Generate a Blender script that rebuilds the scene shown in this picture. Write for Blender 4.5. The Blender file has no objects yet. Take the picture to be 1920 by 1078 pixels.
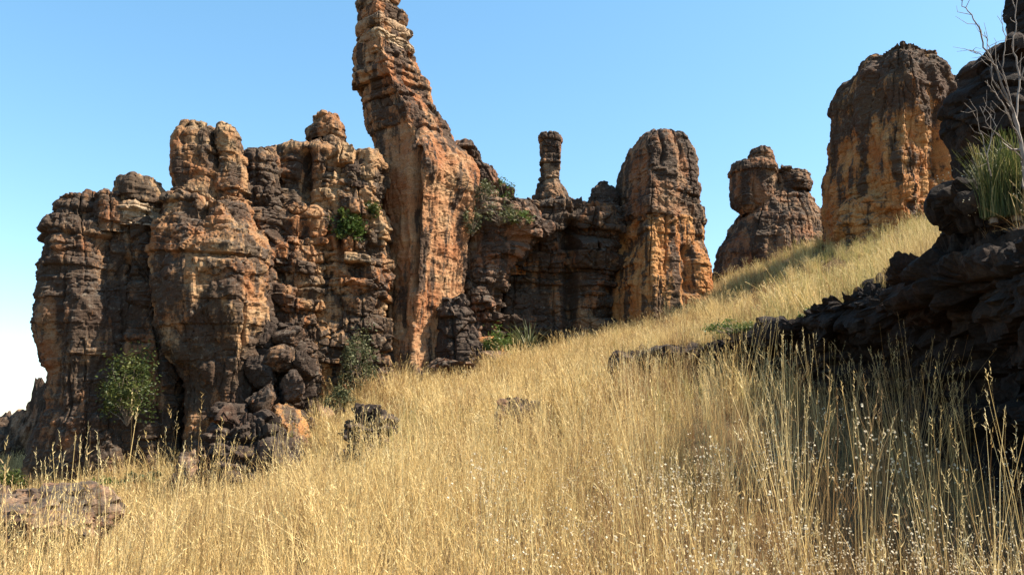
import bpy, math, random
import numpy as np
from mathutils import Vector

R = math.radians
scene = bpy.context.scene
COL = scene.collection

# ------------------------------------------------------------------ camera
F, CX, CY = 1450.0, 960.0, 539.0          # focal length in photo pixels (1920 wide)
PITCH = math.atan(261 / F)
CAM_Z = 1.65
cam = bpy.data.cameras.new('camera'); camo = bpy.data.objects.new('camera', cam)
COL.objects.link(camo); scene.camera = camo
cam.sensor_width = 36; cam.lens = 36 * F / 1920
cam.clip_start = 0.05; cam.clip_end = 6000
camo.location = (0, 0, CAM_Z); camo.rotation_euler = (math.pi / 2 + PITCH, 0, 0)
scene.render.resolution_x, scene.render.resolution_y = 1024, 574

# ------------------------------------------------------------------ sky + sun
SUN_EL = R(50); SUN_AZ = R(95)           # compass from +Y, clockwise: 90 = from the right
to_sun = Vector((math.sin(SUN_AZ) * math.cos(SUN_EL), math.cos(SUN_AZ) * math.cos(SUN_EL), math.sin(SUN_EL)))
world = bpy.data.worlds.new('World'); scene.world = world; world.use_nodes = True
wn = world.node_tree; bgn = wn.nodes['Background']
sk = wn.nodes.new('ShaderNodeTexSky'); sk.sky_type = 'NISHITA'; sk.sun_disc = False
sk.sun_elevation = SUN_EL; sk.sun_rotation = SUN_AZ
sk.air_density = 1.0; sk.dust_density = 0.6; sk.ozone_density = 1.0; sk.altitude = 300
hs = wn.nodes.new('ShaderNodeHueSaturation'); hs.inputs['Saturation'].default_value = 1.4; hs.inputs['Hue'].default_value = 0.489
gm = wn.nodes.new('ShaderNodeGamma'); gm.inputs[1].default_value = 0.72
wn.links.new(sk.outputs[0], gm.inputs[0]); wn.links.new(gm.outputs[0], hs.inputs['Color']); wn.links.new(hs.outputs[0], bgn.inputs[0]); bgn.inputs[1].default_value = 0.148
sl = bpy.data.lights.new('sun', 'SUN'); sl.energy = 5.0; sl.angle = R(0.53); sl.color = (1, 0.91, 0.76)
so = bpy.data.objects.new('sun', sl); COL.objects.link(so)
so.rotation_euler = to_sun.to_track_quat('Z', 'Y').to_euler()
vs = scene.view_settings
vs.view_transform = 'Standard'; vs.look = 'None'; vs.exposure = 1.5; vs.gamma = 1
vs.use_curve_mapping = False

# ------------------------------------------------------------------ helpers
def at(px, py, Y):
    """world point seen at photo pixel (px,py), at world depth Y (metres ahead of the viewpoint)"""
    u = (px - CX) / F; v = (CY - py) / F
    dy = math.cos(PITCH) - v * math.sin(PITCH); dz = math.sin(PITCH) + v * math.cos(PITCH)
    return np.array((u * Y / dy, Y, CAM_Z + dz * Y / dy))

_rng = np.random.RandomState(7)
_perm = np.tile(_rng.permutation(256), 3)
_grad = _rng.normal(size=(256, 3)); _grad /= np.linalg.norm(_grad, axis=1)[:, None]

def noise(P):
    P = np.asarray(P, dtype=np.float64)
    i = np.floor(P).astype(np.int64); f = P - i; i &= 255
    w = f * f * f * (f * (f * 6 - 15) + 10)
    out = 0
    for dx in (0, 1):
        for dy in (0, 1):
            for dz in (0, 1):
                h = _perm[_perm[_perm[i[..., 0] + dx] + ((i[..., 1] + dy) & 255)] + ((i[..., 2] + dz) & 255)]
                g = _grad[h]
                d = g[..., 0] * (f[..., 0] - dx) + g[..., 1] * (f[..., 1] - dy) + g[..., 2] * (f[..., 2] - dz)
                ww = (w[..., 0] if dx else 1 - w[..., 0]) * (w[..., 1] if dy else 1 - w[..., 1]) * (w[..., 2] if dz else 1 - w[..., 2])
                out = out + d * ww
    return out * 1.5

def fbm(P, oct=4, gain=0.5, lac=2.03):
    a = 1; s = 0; P = np.asarray(P, float)
    for k in range(oct):
        s = s + a * noise(P + 17.3 * k); P = P * lac; a *= gain
    return s

def hash2(a, b, seed):
    x = np.sin(a * 127.1 + b * 311.7 + seed * 74.7) * 43758.5453
    return x - np.floor(x)

def facets(P, scale, seed):
    """cellular blocks: every cell gets a random tilted plane, so faces break at sharp edges"""
    X = P * np.asarray(scale); i = np.floor(X).astype(np.int64)
    best = np.full(X.shape[:-1], 9.0); val = np.zeros(X.shape[:-1]); sec = np.full(X.shape[:-1], 9.0)
    for dx in (-1, 0, 1):
        for dy in (-1, 0, 1):
            for dz in (-1, 0, 1):
                c = i + np.array((dx, dy, dz))
                h = _perm[_perm[_perm[c[..., 0] & 255] + (c[..., 1] & 255)] + ((c[..., 2] + seed) & 255)]
                o = _jit[h]; d = X - (c + o)
                r = np.einsum('...k,...k', d, d)
                v = np.einsum('...k,...k', d, _grad[h]) + _jit[(h + 91) & 255][..., 0] - 0.5
                m = r < best
                sec = np.where(m, best, np.minimum(sec, r)); val = np.where(m, v, val); best = np.where(m, r, best)
    return val, np.sqrt(sec) - np.sqrt(best)
_jit = _rng.rand(256, 3)

def new_mesh(name, V, Fc, mat, parent=None, smooth=True, origin=None):
    me = bpy.data.meshes.new(name)
    V = np.asarray(V, float)
    if origin is not None: V = V - np.asarray(origin)
    if isinstance(Fc, np.ndarray):
        n = Fc.shape[1]
        me.vertices.add(len(V)); me.vertices.foreach_set('co', V.astype(np.float32).ravel())
        me.loops.add(Fc.size); me.loops.foreach_set('vertex_index', Fc.astype(np.int32).ravel())
        me.polygons.add(len(Fc)); me.polygons.foreach_set('loop_start', (np.arange(len(Fc)) * n).astype(np.int32))
        me.update(calc_edges=True)
    else:
        me.from_pydata([tuple(v) for v in V], [], [tuple(f) for f in Fc])
    me.polygons.foreach_set('use_smooth', np.full(len(me.polygons), smooth))
    if mat: me.materials.append(mat)
    o = bpy.data.objects.new(name, me); COL.objects.link(o)
    if parent is not None: o.parent = parent
    return o

def tag(o, label=None, cat=None, group=None, kind=None):
    if label: o['label'] = label
    if cat: o['category'] = cat
    if group: o['group'] = group
    if kind: o['kind'] = kind
    return o

def thing(name, loc, label, cat, group=None):
    e = bpy.data.objects.new(name, None); COL.objects.link(e)
    e.location = loc; e.empty_display_size = 0.3
    return tag(e, label, cat, group)

# ------------------------------------------------------------------ materials
class NT:
    def __init__(s, name):
        s.m = bpy.data.materials.new(name); s.m.use_nodes = True
        s.t = s.m.node_tree; s.bsdf = s.t.nodes['Principled BSDF']; s.out = s.t.nodes['Material Output']
    def n(s, typ, **kw):
        nd = s.t.nodes.new(typ)
        for k, v in kw.items():
            if k.startswith('i_'): nd.inputs[k[2:]].default_value = v
            else: setattr(nd, k, v)
        return nd
    def l(s, a, b): s.t.links.new(a, b)
    def ramp(s, fac, stops):
        r = s.n('ShaderNodeValToRGB'); e = r.color_ramp.elements
        while len(e) < len(stops): e.new(0.5)
        for k, (p, c) in enumerate(stops):
            e[k].position = p; e[k].color = (c if len(c) == 4 else (*c, 1)) if isinstance(c, tuple) else (c, c, c, 1)
        s.l(fac, r.inputs[0]); return r.outputs[0]
    def noise(s, vec, scale, detail=5, rough=0.55, dist=0):
        nd = s.n('ShaderNodeTexNoise'); nd.inputs['Scale'].default_value = scale
        nd.inputs['Detail'].default_value = detail; nd.inputs['Roughness'].default_value = rough
        nd.inputs['Distortion'].default_value = dist
        s.l(vec, nd.inputs['Vector']); return nd.outputs[0]
    def mapping(s, vec, scale, loc=(0, 0, 0)):
        m = s.n('ShaderNodeMapping'); m.inputs['Scale'].default_value = scale; m.inputs['Location'].default_value = loc
        s.l(vec, m.inputs['Vector']); return m.outputs[0]
    def mix(s, fac, a, b, blend='MIX'):
        m = s.n('ShaderNodeMix', data_type='RGBA', blend_type=blend)
        if isinstance(fac, float): m.inputs[0].default_value = fac
        else: s.l(fac, m.inputs[0])
        for sock, v in ((m.inputs[6], a), (m.inputs[7], b)):
            if isinstance(v, tuple): sock.default_value = (*v, 1)
            else: s.l(v, sock)
        return m.outputs[2]
    def math(s, op, a, b=None, clamp=False):
        m = s.n('ShaderNodeMath', operation=op, use_clamp=clamp)
        for sock, v in ((m.inputs[0], a), (m.inputs[1], b)):
            if v is None: continue
            if isinstance(v, (int, float)): sock.default_value = v
            else: s.l(v, sock)
        return m.outputs[0]

def sandstone(name, warm=(0.40, 0.205, 0.085), pale=(0.42, 0.29, 0.165), varnish=0.5, top=0.75, spot=0.35, seed=0.0, streak=0.6, zv=None, dark=(0.040, 0.028, 0.021)):
    """layered sandstone: warm and pale beds, dark desert varnish in patches and runs, grey lichen on upward faces"""
    q = NT(name)
    pos = q.n('ShaderNodeNewGeometry')
    P = q.mapping(pos.outputs['Position'], (1, 1, 1), (seed, seed * 1.7, seed * 0.3))
    big = q.noise(P, 0.55, 4, 0.6)
    beds = q.noise(q.mapping(P, (0.25, 0.25, 2.6)), 1.0, 6, 0.65, 0.4)
    grain = q.noise(P, 9, 6, 0.7)
    base = q.mix(q.ramp(beds, [(0.36, 0.0), (0.66, 1.0)]), warm, pale)
    rust = tuple(c * k for c, k in zip(warm, (0.78, 0.55, 0.45)))
    base = q.mix(q.ramp(big, [(0.42, 0.0), (0.62, 0.85)]), base, rust)
    base = q.mix(q.math('MULTIPLY', q.ramp(grain, [(0.35, 1.0), (0.6, 0.0)]), 0.45), base, tuple(c * 0.45 for c in warm))
    # varnish: patches + vertical runs
    patch = q.noise(q.mapping(P, (1, 1, 0.55), (3, 9, 4)), 0.9, 7, 0.62, 0.3)
    runs = q.noise(q.mapping(P, (2.2, 2.2, 0.22), (1, 5, 7)), 1.2, 5, 0.6, 0.2)
    v = q.math('ADD', q.math('MULTIPLY', patch, 1.0), q.math('MULTIPLY', q.math('SUBTRACT', runs, 0.5), streak))
    if zv:                                            # (z low, z high, extra crust at z high; the massif's gradient is painted shade)
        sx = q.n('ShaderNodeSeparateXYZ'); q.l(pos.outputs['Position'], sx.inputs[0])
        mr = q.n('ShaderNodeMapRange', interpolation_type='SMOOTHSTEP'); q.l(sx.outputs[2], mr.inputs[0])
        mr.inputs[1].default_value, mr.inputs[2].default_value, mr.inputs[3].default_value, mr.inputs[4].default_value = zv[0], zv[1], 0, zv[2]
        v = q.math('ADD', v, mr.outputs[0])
    v = q.math('ADD', v, q.math('MULTIPLY', q.math('SUBTRACT', grain, 0.5), 0.35))
    lo = 0.72 - 0.42 * varnish
    vm = q.ramp(v, [(lo - 0.02, 0.0), (lo + 0.08, 1.0)])
    vm = q.math('MULTIPLY', vm, 0.9)
    col = q.mix(vm, base, dark)
    # grey crust of lichen on faces that look up
    nz = q.n('ShaderNodeSeparateXYZ'); q.l(pos.outputs['Normal'], nz.inputs[0])
    lich = q.noise(P, 2.3, 6, 0.7)
    um = q.math('MULTIPLY', q.ramp(nz.outputs[2], [(0.25, 0.0), (0.75, 1.0)]), q.ramp(lich, [(0.40, 0.0), (0.58, 1.0)]))
    um = q.math('MULTIPLY', um, top)
    col = q.mix(um, col, (0.075, 0.063, 0.052))
    spots = q.ramp(q.noise(P, 5.5, 3, 0.5), [(0.62, 0.0), (0.70, 0.7)])
    col = q.mix(q.math('MULTIPLY', spots, spot), col, (0.30, 0.26, 0.20))
    speck = q.noise(P, 26, 4, 0.7)
    col = q.mix(1.0, col, q.ramp(speck, [(0.30, 0.55), (0.5, 1.0), (0.72, 1.35)]), 'MULTIPLY')
    q.l(col, q.bsdf.inputs['Base Color'])
    q.bsdf.inputs['Roughness'].default_value = 0.92
    q.bsdf.inputs['Specular IOR Level'].default_value = 0.15
    b1 = q.n('ShaderNodeBump'); b1.inputs['Strength'].default_value = 0.8; b1.inputs['Distance'].default_value = 0.10
    bt = q.math('ADD', q.noise(P, 4.5, 8, 0.72), q.math('MULTIPLY', q.noise(q.mapping(P, (1.2, 1.2, 9)), 1.0, 4, 0.6), 0.7))
    q.l(bt, b1.inputs['Height']); q.l(b1.outputs[0], q.bsdf.inputs['Normal'])
    return q.m

M = {}
M['massif'] = sandstone('massif_sandstone', warm=(0.316, 0.162, 0.071), pale=(0.346, 0.239, 0.135), varnish=0.84, seed=1.3, zv=(3.2, 7.4, -0.10))  # zv paints the recess shade of the lower half into the colour
M['massif_dark'] = sandstone('massif_dark_sandstone', warm=(0.230, 0.118, 0.057), pale=(0.260, 0.175, 0.101), varnish=0.80, seed=4.7)
M['pillar'] = sandstone('pillar_sandstone', warm=(0.339, 0.168, 0.077), pale=(0.396, 0.253, 0.138), varnish=0.42, seed=8.1, streak=1.1, top=0.6, zv=(12.67, 16.19, 0.13))
M['dome'] = sandstone('dome_sandstone', warm=(0.269, 0.142, 0.071), pale=(0.250, 0.171, 0.106), varnish=0.64, seed=12.9, top=0.85)
M['crag'] = sandstone('crag_sandstone', warm=(0.417, 0.191, 0.064), pale=(0.408, 0.227, 0.093), varnish=0.50, seed=17.2, streak=0.9, zv=(13.03, 16.90, 0.22))
M['dark_rock'] = sandstone('blackened_rock', warm=(0.085, 0.055, 0.04), pale=(0.11, 0.08, 0.06), varnish=0.80, seed=22.4, top=0.3)
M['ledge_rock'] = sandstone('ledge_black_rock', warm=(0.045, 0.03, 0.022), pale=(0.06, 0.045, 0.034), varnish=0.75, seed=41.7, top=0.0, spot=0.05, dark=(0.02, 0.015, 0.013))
M['pale_slab'] = sandstone('pale_slab_stone', warm=(0.34, 0.22, 0.12), pale=(0.42, 0.33, 0.23), varnish=0.48, seed=31.0, top=0.35)
M['boulder'] = sandstone('boulder_stone', warm=(0.24, 0.135, 0.08), pale=(0.27, 0.195, 0.13), varnish=0.64, seed=27.1)

def ground_mat():
    q = NT('dry_earth'); pos = q.n('ShaderNodeNewGeometry').outputs['Position']
    n1 = q.noise(pos, 0.8, 6, 0.65); n2 = q.noise(pos, 14, 6, 0.7)
    c = q.mix(q.ramp(n1, [(0.35, 0.0), (0.65, 1.0)]), (0.085, 0.052, 0.028), (0.17, 0.11, 0.052))
    c = q.mix(q.math('MULTIPLY', q.ramp(n2, [(0.4, 1.0), (0.62, 0.0)]), 0.6), c, (0.045, 0.028, 0.015))
    q.l(c, q.bsdf.inputs['Base Color']); q.bsdf.inputs['Roughness'].default_value = 1
    q.bsdf.inputs['Specular IOR Level'].default_value = 0.1
    b = q.n('ShaderNodeBump'); b.inputs['Strength'].default_value = 0.7; b.inputs['Distance'].default_value = 0.06
    q.l(n2, b.inputs['Height']); q.l(b.outputs[0], q.bsdf.inputs['Normal'])
    return q.m
M['ground'] = ground_mat()

def leaf_mat(name, stops, trans=0.35, rough=0.6, inst=True):
    """plant matter: colour by a per-blade value stored on the mesh plus a per-clump random"""
    q = NT(name)
    a = q.n('ShaderNodeAttribute', attribute_name='blade')
    f = a.outputs['Fac']
    if inst:
        oi = q.n('ShaderNodeObjectInfo')
        f = q.math('ADD', q.math('MULTIPLY', f, 0.6), q.math('MULTIPLY', oi.outputs['Random'], 0.4))
    col = q.ramp(f, stops)
    q.l(col, q.bsdf.inputs['Base Color']); q.bsdf.inputs['Roughness'].default_value = rough
    q.bsdf.inputs['Specular IOR Level'].default_value = 0.25
    tr = q.n('ShaderNodeBsdfTranslucent'); q.l(col, tr.inputs['Color'])
    mx = q.n('ShaderNodeMixShader'); mx.inputs[0].default_value = trans
    q.l(q.bsdf.outputs[0], mx.inputs[1]); q.l(tr.outputs[0], mx.inputs[2]); q.l(mx.outputs[0], q.out.inputs['Surface'])
    return q.m
M['straw'] = leaf_mat('straw', [(0.0, (0.14, 0.075, 0.03)), (0.22, (0.38, 0.245, 0.095)), (0.55, (0.67, 0.485, 0.20)), (1.0, (0.84, 0.70, 0.40))])
M['straw_dark'] = leaf_mat('weathered_straw', [(0.0, (0.10, 0.05, 0.022)), (0.4, (0.27, 0.155, 0.062)), (1.0, (0.56, 0.40, 0.19))])
M['straw_green'] = leaf_mat('greenish_straw', [(0.0, (0.12, 0.12, 0.035)), (0.35, (0.30, 0.26, 0.085)), (0.7, (0.52, 0.40, 0.16)), (1.0, (0.62, 0.50, 0.24))])
M['seed'] = leaf_mat('white_seed_head', [(0.0, (0.60, 0.50, 0.33)), (1.0, (0.85, 0.78, 0.62))], 0.3)
M['leaf'] = leaf_mat('leaf_green', [(0.0, (0.022, 0.034, 0.008)), (0.5, (0.06, 0.078, 0.018)), (1.0, (0.16, 0.155, 0.045))], 0.35, 0.5, False)
M['leaf_grey'] = leaf_mat('leaf_grey_green', [(0.0, (0.035, 0.045, 0.02)), (0.5, (0.085, 0.095, 0.042)), (1.0, (0.20, 0.18, 0.085))], 0.3, 0.6, False)
M['leaf_fresh'] = leaf_mat('leaf_fresh_green', [(0.0, (0.03, 0.055, 0.01)), (0.5, (0.075, 0.115, 0.025)), (1.0, (0.19, 0.20, 0.055))], 0.4, 0.45, False)
M['tussock'] = leaf_mat('tussock_green', [(0.0, (0.03, 0.045, 0.012)), (0.6, (0.09, 0.11, 0.03)), (0.85, (0.24, 0.21, 0.07)), (1.0, (0.40, 0.32, 0.14))], 0.3, 0.55, False)
M['leaf_pale'] = leaf_mat('leaf_pale', [(0.0, (0.20, 0.22, 0.13)), (1.0, (0.5, 0.5, 0.38))], 0.3, 0.5, False)

def bark(name, a, b):
    q = NT(name); pos = q.n('ShaderNodeNewGeometry').outputs['Position']
    n1 = q.noise(q.mapping(pos, (1, 1, 0.3)), 30, 5, 0.6)
    q.l(q.mix(q.ramp(n1, [(0.35, 0.0), (0.65, 1.0)]), a, b), q.bsdf.inputs['Base Color']); q.bsdf.inputs['Roughness'].default_value = 0.85
    return q.m
M['bark'] = bark('bark_brown', (0.09, 0.06, 0.04), (0.2, 0.15, 0.1))
M['bark_pale'] = bark('bark_bleached', (0.10, 0.075, 0.06), (0.27, 0.22, 0.18))

# ------------------------------------------------------------------ terrain
LP = []                                    # lip of the near ledge, from its low far end to beside the viewpoint
for px, py, Y in [(1130, 668, 20.5), (1200, 652, 19.5), (1300, 628, 17.5), (1400, 612, 15.8), (1490, 588, 14), (1560, 540, 12.6), (1620, 505, 11.6), (1700, 482, 10.2), (1780, 462, 9), (1860, 432, 7.8), (1930, 405, 6.7)]:
    LP.append(tuple(at(px, py, Y)))
LP += [(5.1, 6.2, 3.5), (6.4, 5.75, 3.4), (9, 5.3, 3.3), (13, 4.9, 3.2)]
_lp = np.array(LP)[::-1]
def lip_side(x, y): return x - np.interp(y, _lp[:, 1], _lp[:, 0])    # > 0: on the terrace above the ledge
COMMON = [(-6, -2, -.1), (-3, 3, 0.0), (-8, 5, -.35), (-6.5, 9, -.65), (-14, 10, -1.0), (-22, 14, -.6), (0, -8, -.3), (-8, -10, -.6), (-2.5, 7, 0.1),
          (30, 20, 8), (-30, 26, -.8), (-45, 30, -1.5), (-30, 45, -1.2), (-45, 60, -2), (-15, 52, 0.5), (0, 55, 3), (12, 58, 4.5), (25, 55, 5), (40, 45, 6), (-10, 75, -2), (15, 80, -1.5), (40, 75, 0),
          (-60, 0, -2), (-30, -20, -1.5), (0, -40, -2), (30, -30, 0), (60, 20, 3)]
def gp(px, py, Y, dz=-0.25): p = at(px, py, Y); return (p[0], p[1], p[2] + dz)
COMMON += [gp(*g) for g in [(30, 1050, 14), (200, 990, 17), (60, 915, 26), (350, 915, 24.5), (450, 905, 21.5), (600, 790, 28), (700, 720, 32), (830, 705, 32.5),
          (900, 690, 33), (1000, 670, 34), (1150, 620, 36), (1250, 590, 36.5), (1340, 538, 41), (1450, 508, 41), (1560, 448, 39), (1680, 420, 30.5),
          (1450, 590, 26), (1250, 640, 24), (1000, 740, 22), (800, 790, 20), (700, 850, 19.5), (1080, 735, 18), (1620, 492, 22), (1780, 442, 20)]]
UPPER = COMMON + [(5.6, 7, 3.3), (7.5, 6.6, 3.4), (12, 8, 4.4), (20, 10, 6.5), (10, 2, 3)]
UPPER += [gp(*g) for g in [(1180, 660, 20.5), (1330, 630, 18), (1500, 592, 15), (1640, 512, 12.5), (1790, 466, 10), (1730, 480, 11.5), (1900, 425, 8)]]
LOWER = COMMON + [(0, 0, 0), (0, 3, 0.1), (2, 3, 0.15), (3, 1, 0.2), (1.5, 6, 0.25), (3.3, 6, 0.25), (4.6, 4, .3), (5, 0, .2), (6, -6, 0), (6, 8, .8), (7, 12, 1.8), (10, 4, .7), (14, 0, .8), (20, 3, 1.5), (25, -10, .5)]
LOWER += [gp(*g) for g in [(1160, 692, 19.3), (1260, 705, 16.5), (1450, 760, 12.7), (1590, 840, 10.3), (1720, 900, 8.3), (1880, 1040, 6.3), (1100, 790, 14), (1250, 850, 10.5), (1450, 930, 8), (1500, 670, 15.5), (1350, 660, 18)]]
def _kern(d): return np.sqrt(d * d + 0.3)
def _solve(pts):
    C = np.array(pts); n = len(C); B = np.zeros((n + 1, n + 1))
    B[:n, :n] = _kern(np.linalg.norm(C[:, None, :2] - C[None, :, :2], axis=2)) - np.eye(n) * 0.02; B[n, :n] = 1; B[:n, n] = 1
    return C, np.linalg.solve(B, np.append(C[:, 2], 0))
_SURF = [_solve(LOWER), _solve(UPPER)]
def ground_z(x, y):
    x = np.asarray(x, float); y = np.asarray(y, float); sh = x.shape
    q = np.stack([x.ravel(), y.ravel()], 1)
    lev = []
    for C, Wt in _SURF:
        o = np.empty(len(q))
        for s in range(0, len(q), 40000):
            o[s:s + 40000] = _kern(np.linalg.norm(q[s:s + 40000, None] - C[None, :, :2], axis=2)) @ Wt[:-1] + Wt[-1]
        lev.append(o)
    b = np.clip((lip_side(q[:, 0], q[:, 1]) - .85) / .6, 0, 1); b = b * b * (3 - 2 * b)
    out = lev[0] * (1 - b) + lev[1] * b
    r = np.hypot(q[:, 0], q[:, 1] - 20)
    k = np.clip((r - 55) / 60, 0, 1); k = k * k * (3 - 2 * k)
    far = -3 + 1.0 * noise(np.stack([q[:, 0] / 140, q[:, 1] / 140, 0 * r], 1))
    out = out * (1 - k) + far * k
    P = np.stack([q[:, 0], q[:, 1], 0 * r], 1)
    out = out + (0.10 * fbm(P * 0.5, 3) + 0.035 * fbm(P * 2.2, 2)) * (1 - k)
    return out.reshape(sh)
def gz(x, y): return float(ground_z(np.array([x]), np.array([y]))[0])

def axis(c, span, fine, n_far):
    near = np.arange(c - span, c + span + 1e-6, fine)
    g = np.geomspace(1, 3500, n_far)
    return np.concatenate([c - span - g[::-1], near, c + span + g])
gx = axis(0, 34, 0.34, 26); gy = axis(24, 34, 0.34, 26)
GX, GY = np.meshgrid(gx, gy); GZ = ground_z(GX, GY)
nx, ny = len(gx), len(gy)
idx = np.arange(nx * ny).reshape(ny, nx)
Fq = np.stack([idx[:-1, :-1].ravel(), idx[:-1, 1:].ravel(), idx[1:, 1:].ravel(), idx[1:, :-1].ravel()], 1)
tag(new_mesh('ground', np.stack([GX.ravel(), GY.ravel(), GZ.ravel()], 1), Fq, M['ground']), kind='structure')

# ------------------------------------------------------------------ rock builder
FOOT = []                                  # (cx, cy, rx, ry) footprints kept clear of grass
def spline_closed(pts, n):
    pts = np.asarray(pts, float); m = len(pts); t = np.linspace(0, m, n, endpoint=False)
    i = np.floor(t).astype(int); f = (t - i)[:, None]
    p0, p1, p2, p3 = pts[(i - 1) % m], pts[i % m], pts[(i + 1) % m], pts[(i + 2) % m]
    return 0.5 * (2 * p1 + (p2 - p0) * f + (2 * p0 - 5 * p1 + 4 * p2 - p3) * f ** 2 + (3 * p1 - p0 - 3 * p2 + p3) * f ** 3)

CS_ROUND = [(-1, 0), (-.8, -.62), (-.28, -.97), (.3, -.96), (.8, -.6), (1, 0), (.8, .6), (.25, .95), (-.25, .95), (-.8, .6)]
CS_BOX = [(-1, .1), (-.97, -.55), (-.72, -.93), (-.2, -1), (.3, -.97), (.75, -.92), (.98, -.5), (1, .1), (.95, .6), (.6, .95), (0, 1), (-.6, .95), (-.95, .6)]
CS_PRISM = [(-1, .15), (-.82, -.42), (-.42, -.74), (-.02, -1.02), (.12, -1.0), (.52, -.5), (.9, .0), (1, .35), (.75, .85), (.1, 1), (-.6, .9), (-.95, .55)]
CS_LEFTCORNER = [(-1, .3), (-.8, -.3), (-.52, -.85), (-.38, -1.0), (-.1, -.92), (.45, -.62), (.85, -.3), (1, .2), (.8, .8), (.1, 1), (-.6, .9), (-.95, .65)]

def rock(name, prof, Y, mat, parent, depth=1.0, mind=0.0, maxd=99, cs=CS_ROUND, seed=1, res=0.052, dome=0.25, domex=3.0,
         bed=(0.18, 0.55), bedw=1.0, bedamp=0.10, joint=0.09, blockw=0.9, blockamp=0.10, lump=0.16, flute=0.10, fine=0.05,
         facet=1.0, jspace=1.1, jdepth=.2, fiss=(), foot=False, yaw=0.0):
    """a body of bedded rock: rings from a left/right outline in metres, broken into beds and blocks.
    prof rows: (py, pxL, pxR[, yoff]) top to bottom; bedw: number or [(py, weight)]"""
    rs = np.random.RandomState(seed)
    rows = []
    for r in prof:
        yo = r[3] if len(r) > 3 else 0.0
        a, b = at(r[1], r[0], Y + yo), at(r[2], r[0], Y + yo)
        rows.append((a[2], (a[0] + b[0]) / 2, (b[0] - a[0]) / 2, Y + yo))
    rows = np.array(rows)[::-1]                       # bottom -> top
    z0, z1 = rows[0, 0], rows[-1, 0]
    H = z1 - z0
    dh = min(dome * rows[-1, 2] * 1.2, 0.45 * H)
    nb = max(6, int(H / res)); nd = max(5, int((dh + rows[-1, 2]) / res))
    zb = np.linspace(z0, z1 - dh * 0.9, nb)
    def itp(zz, c):
        v = np.interp(zz, rows[:, 0], rows[:, c])
        for _ in range(0): pass
        return v
    cxb, rxb, cyb = itp(zb, 1), itp(zb, 2), itp(zb, 3)
    k = max(1, int(0.12 / res))
    def sm(a):
        if len(a) < 4 * k: return a
        p = np.pad(a, k, mode='edge'); return np.convolve(p, np.ones(2 * k + 1) / (2 * k + 1), 'valid')
    cxb, rxb, cyb = sm(cxb), sm(rxb), sm(cyb)
    a = np.linspace(0, 1, nd + 1)[1:]
    s = np.clip(1 - a ** domex, 0, 1) ** (1 / 2.2); 
    ang = np.sin(a * math.pi / 2)
    s = np.cos(a * math.pi / 2) ** (2 / domex) * 0.985 + 0.015
    zd = zb[-1] + dh * ang ** (2 / max(domex, 2))
    z = np.concatenate([zb, zd]); cx = np.concatenate([cxb, np.full(nd, cxb[-1])])
    rx = np.concatenate([rxb, rxb[-1] * s]); cy = np.concatenate([cyb, np.full(nd, cyb[-1])])
    ryb = np.clip(rxb * depth, mind, maxd); ry = np.concatenate([ryb, ryb[-1] * s])
    rmean = float(np.mean(np.maximum(rxb, ryb * 0.8)))
    nt = int(np.clip(2 * math.pi * rmean / res, 24, 520))
    C = spline_closed(cs, nt)
    C[:, 0] /= np.abs(C[:, 0]).max()
    P = np.empty((len(z), nt, 3))
    ca, sa = math.cos(yaw), math.sin(yaw)
    lx = C[None, :, 0] * rx[:, None]; ly = C[None, :, 1] * ry[:, None]
    P[..., 0] = cx[:, None] + lx * ca - ly * sa; P[..., 1] = cy[:, None] + lx * sa + ly * ca; P[..., 2] = z[:, None]
    # normals
    dT = np.roll(P, -1, 1) - np.roll(P, 1, 1); dZ = np.gradient(P, axis=0)
    N = np.cross(dT, dZ); N /= np.linalg.norm(N, axis=2, keepdims=True) + 1e-9
    # ---- beds
    off = rs.uniform(-50, 50, 3)
    Q = P + off
    zz = P[..., 2] + 0.22 * noise(Q * 0.35) + 0.05 * noise(Q * 1.3)
    th = rs.uniform(bed[0], bed[1], 400) * np.where(rs.rand(400) < 0.2, 1.8, 1.0)
    edges = z0 - 2 + np.cumsum(th)
    ki = np.clip(np.searchsorted(edges, zz) - 1, 0, 398)
    du = np.minimum(zz - edges[ki], edges[ki + 1] - zz)
    tk = edges[ki + 1] - edges[ki]
    lr = rs.uniform(-1, 1, 400)
    lw = rs.uniform(0.2, 1.0, 401)                    # how open each bedding plane is
    near_low = (zz - edges[ki]) < (edges[ki + 1] - zz)
    openk = np.where(near_low, lw[ki], lw[ki + 1])
    openk = openk * np.clip(0.55 + 1.1 * noise(Q * 0.8 + 9), 0, 1.3)
    # ---- blocks along the bed
    arc = np.arange(nt) / nt * 2 * math.pi * rmean
    bw = rs.uniform(0.6, 1.7, 400)[ki] * blockw; bo = rs.uniform(0, 5, 400)[ki]
    sarc = arc[None, :] + bo + 0.18 * noise(Q * 0.9 + 31)
    bi = np.floor(sarc / bw); dv = np.minimum(sarc - bi * bw, (bi + 1) * bw - sarc)
    br = hash2(ki.astype(float), bi, seed) * 2 - 1
    jw = 0.042
    g1 = np.exp(-(du / jw) ** 2); g2 = np.exp(-(dv / jw) ** 2)
    if isinstance(bedw, (int, float)): W = np.full(P.shape[:2], float(bedw))
    else:
        bp = sorted([(at((prof[0][1] + prof[0][2]) / 2, py, Y)[2], w) for py, w in bedw])
        W = np.interp(P[..., 2], [b[0] for b in bp], [b[1] for b in bp])
    W = W * np.clip(0.85 + 0.9 * noise(Q * 0.45 + 77), 0.15, 1.4)
    rnd = -0.02 * np.clip(1 - du / (0.35 * tk), 0, 1) ** 2    # rounded bed edges
    D = W * (bedamp * lr[ki] + blockamp * br * np.clip(dv / 0.08, 0, 1) + rnd - joint * g1 * openk - joint * 0.7 * g2 * hash2(ki.astype(float), np.round(sarc / bw), seed + 5))
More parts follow.
